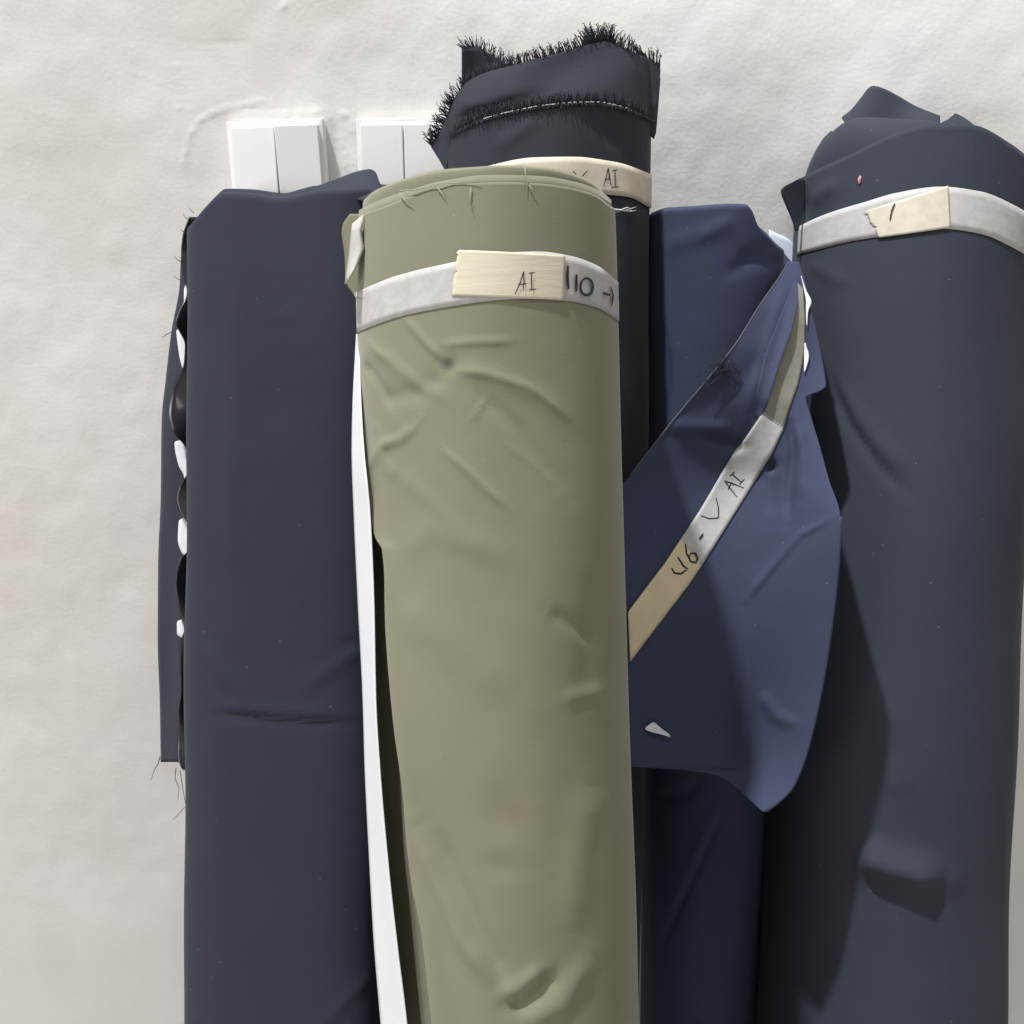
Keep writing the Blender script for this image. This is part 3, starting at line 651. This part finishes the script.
# white tail of paper under the flap and tangled threads on the cut edge
sheet('paper_tail', scan_rows(polyy([(653, 722), (645, 729), (668, 736.5), (669, 737)]), polyy([(654, 722), (662, 729), (670, 736), (670, 737)]), 722.5, 737, 10, 8, lambda x, y: dB(x, np.full_like(x, 725))-.004+.0*y), M_white, R4, .0004)
thr = []
for k in range(20):
    x0, y0 = 724+rng.normal(0, 6), 362+rng.normal(0, 6); q = [(x0, y0)]
    for j in range(4): q.append((q[-1][0]+rng.normal(-1, 4), q[-1][1]+rng.uniform(1, 7)))
    thr.append([L(x, y, float(dB(A_([x]), A_([y]))[0])-.002-.0015*rng.random()) for x, y in q])
tubes('tangled_thread', thr, .0004, M_thr, flp)['kind'] = 'stuff'
settle(R4)

# ------------------------------------------------------------------ roll 5: charcoal roll at the right
z3 = lambda pts: [(740+x/4.45, 190+y/4.45) for x, y in pts]
w_r = Wrinkles([([(808, 262), (830, 275), (850, 285)], 6, .0014), ([(826, 372), (850, 425), (875, 460), (910, 497)], 3.5, -.0040), ([(836, 375), (860, 420), (885, 450), (915, 475)], 8, .0020),
                ([(858, 850), (880, 862), (905, 870), (950, 880)], 15, .0140), ([(880, 690), (890, 760), (905, 800)], 14, .003), ([(815, 205), (825, 192), (840, 185)], 7, .0025), ([(806, 222), (808, 200)], 5, -.002)], noise=.0022, scale=120, seed=51)
right = Roll((915, 130), (876, 1024), .835, .82, .0985, w_r)
R5 = empty('fabric_roll', right.foot, 'charcoal fabric roll at the far right with a rounded folded top', 'fabric roll', G)
right.body('roll_body', M_right, R5, poly([(790, 192), (799, 175), (806, 152), (820, 131), (838, 117), (852, 112), (880, 111), (920, 112), (960, 118), (1000, 140), (1030, 175)]), dr=-.003, round_h=.034, round_in=.015)
f_r = poly([(780, 194), (799, 180), (850, 155.5), (896, 133), (930, 124), (970, 125), (1010, 145), (1040, 170)])
right.wrap('outer_turn', M_right, R5, f_r, phi0=-1.75, dr=.0004, M=220)
sheet('corner_fold', scan_rows(polyy([(800, 178), (781, 190.5), (785, 203), (791, 217), (796, 231)]), polyy([(804, 177), (806, 195), (803, 212), (798, 232)]), 178, 231, 24, 12, lambda x, y: .795+.0009*(x-781)), M_right, R5, .0008)
sheet('peaked_fold', scan_cols(poly([(842, 117), (850, 111), (860, 99), (870, 87), (873, 86), (884, 89), (896, 95), (915, 106), (940, 116)]), poly([(842, 118.5), (853, 131), (940, 132)]), 842, 940, 16, 40,
      lambda x, y: .790+.0005*(128-y)+.005*np.sin((x-850)/13+y/30)), M_right, R5, .0008)
f1 = poly([(780, 238)]+z3([(262, 165), (400, 105), (560, 55), (694, 15)])+[(940, 187), (980, 192), (1015, 206), (1030, 214)])
f2 = poly([(780, 264)]+z3([(268, 290), (350, 268), (500, 230), (610, 212), (694, 198)])+[(940, 229), (980, 234), (1015, 248), (1030, 256)])
tp = right.band('tape_band', M_tape, R5, f1, f2, .0014, -1.5, 1.5, 110)
lb = right.patch('masking_tape_label', M_cream, R5, [(866, 211), (948, 186), (950, 228), (880, 238)], .0024, jag=1.0, nr=16)
strokes('marker_writing', lambda a, b: right.at(a, b, 0, .0032), [z3([(690, 60), (676, 95), (668, 136)])], lb, 1.7)
p = right.at(A_([861.5]), A_([181.0]), .0022)[0]
bm = bmesh.new(); bmesh.ops.create_icosphere(bm, subdivisions=2, radius=.0024)
for v in bm.verts:
    k = 1+.25*math.sin(v.co.x*2500)*math.cos(v.co.z*1800); v.co = Vector((v.co.x*.55*k, v.co.y*.4, v.co.z*1.35*k))+Vector(world(p).reshape(3))
me = bpy.data.meshes.new('pink_fluff'); bm.to_mesh(me); bm.free(); me.materials.append(M_pink)
o = bpy.data.objects.new('pink_fluff', me); col.objects.link(o); o.parent = R5; o['label'] = 'tiny pink fluff speck'
settle(R5)

# ------------------------------------------------------------------ light
def area(name, loc, target, size, power, colr):
    l = bpy.data.lights.new(name, 'AREA'); l.size = size; l.energy = power; l.color = colr; l.shape = 'DISK'
    o = bpy.data.objects.new(name, l); col.objects.link(o); o.location = loc
    o.rotation_euler = (Vector(target)-Vector(loc)).to_track_quat('-Z', 'Y').to_euler()
    return o
T = world(L(700, 520, .74)).reshape(3)
dirL = -(.90*U-2.6*V-1.0*W); dirL /= np.linalg.norm(dirL)
area('ceiling_lamp', T+dirL*4.5, T, .18, 285, (.97, .985, 1.0))
area('front_left_fill', (-1.7, -2.0, 1.0), (0, 0, .9), 1.0, 20, (1.0, .965, .92))  # soft unseen fill, added to light the wall evenly from front left
area('overhead_fill', (.25, -1.2, 3.2), (.2, -.1, 1.2), 1.2, 14, (1.0, .97, .93))  # unseen overhead fill, added to brighten the right of the wall
wd = bpy.data.worlds.new('room'); scene.world = wd; wd.use_nodes = True
wd.node_tree.nodes['Background'].inputs['Color'].default_value = (1.0, .955, .90, 1); wd.node_tree.nodes['Background'].inputs['Strength'].default_value = .24

# ------------------------------------------------------------------ camera
cd = bpy.data.cameras.new('camera'); cam = bpy.data.objects.new('camera', cd); col.objects.link(cam)
cam.location = CAM; cam.rotation_euler = (math.pi/2-PITCH, 0, 0); cd.sensor_width = 36; cd.lens = F/1024*36; cd.clip_start = .02
scene.camera = cam
scene.view_settings.view_transform = 'Standard'; scene.view_settings.look = 'None'; scene.view_settings.gamma = 1; scene.view_settings.exposure = .10
scene.view_settings.use_curve_mapping = False
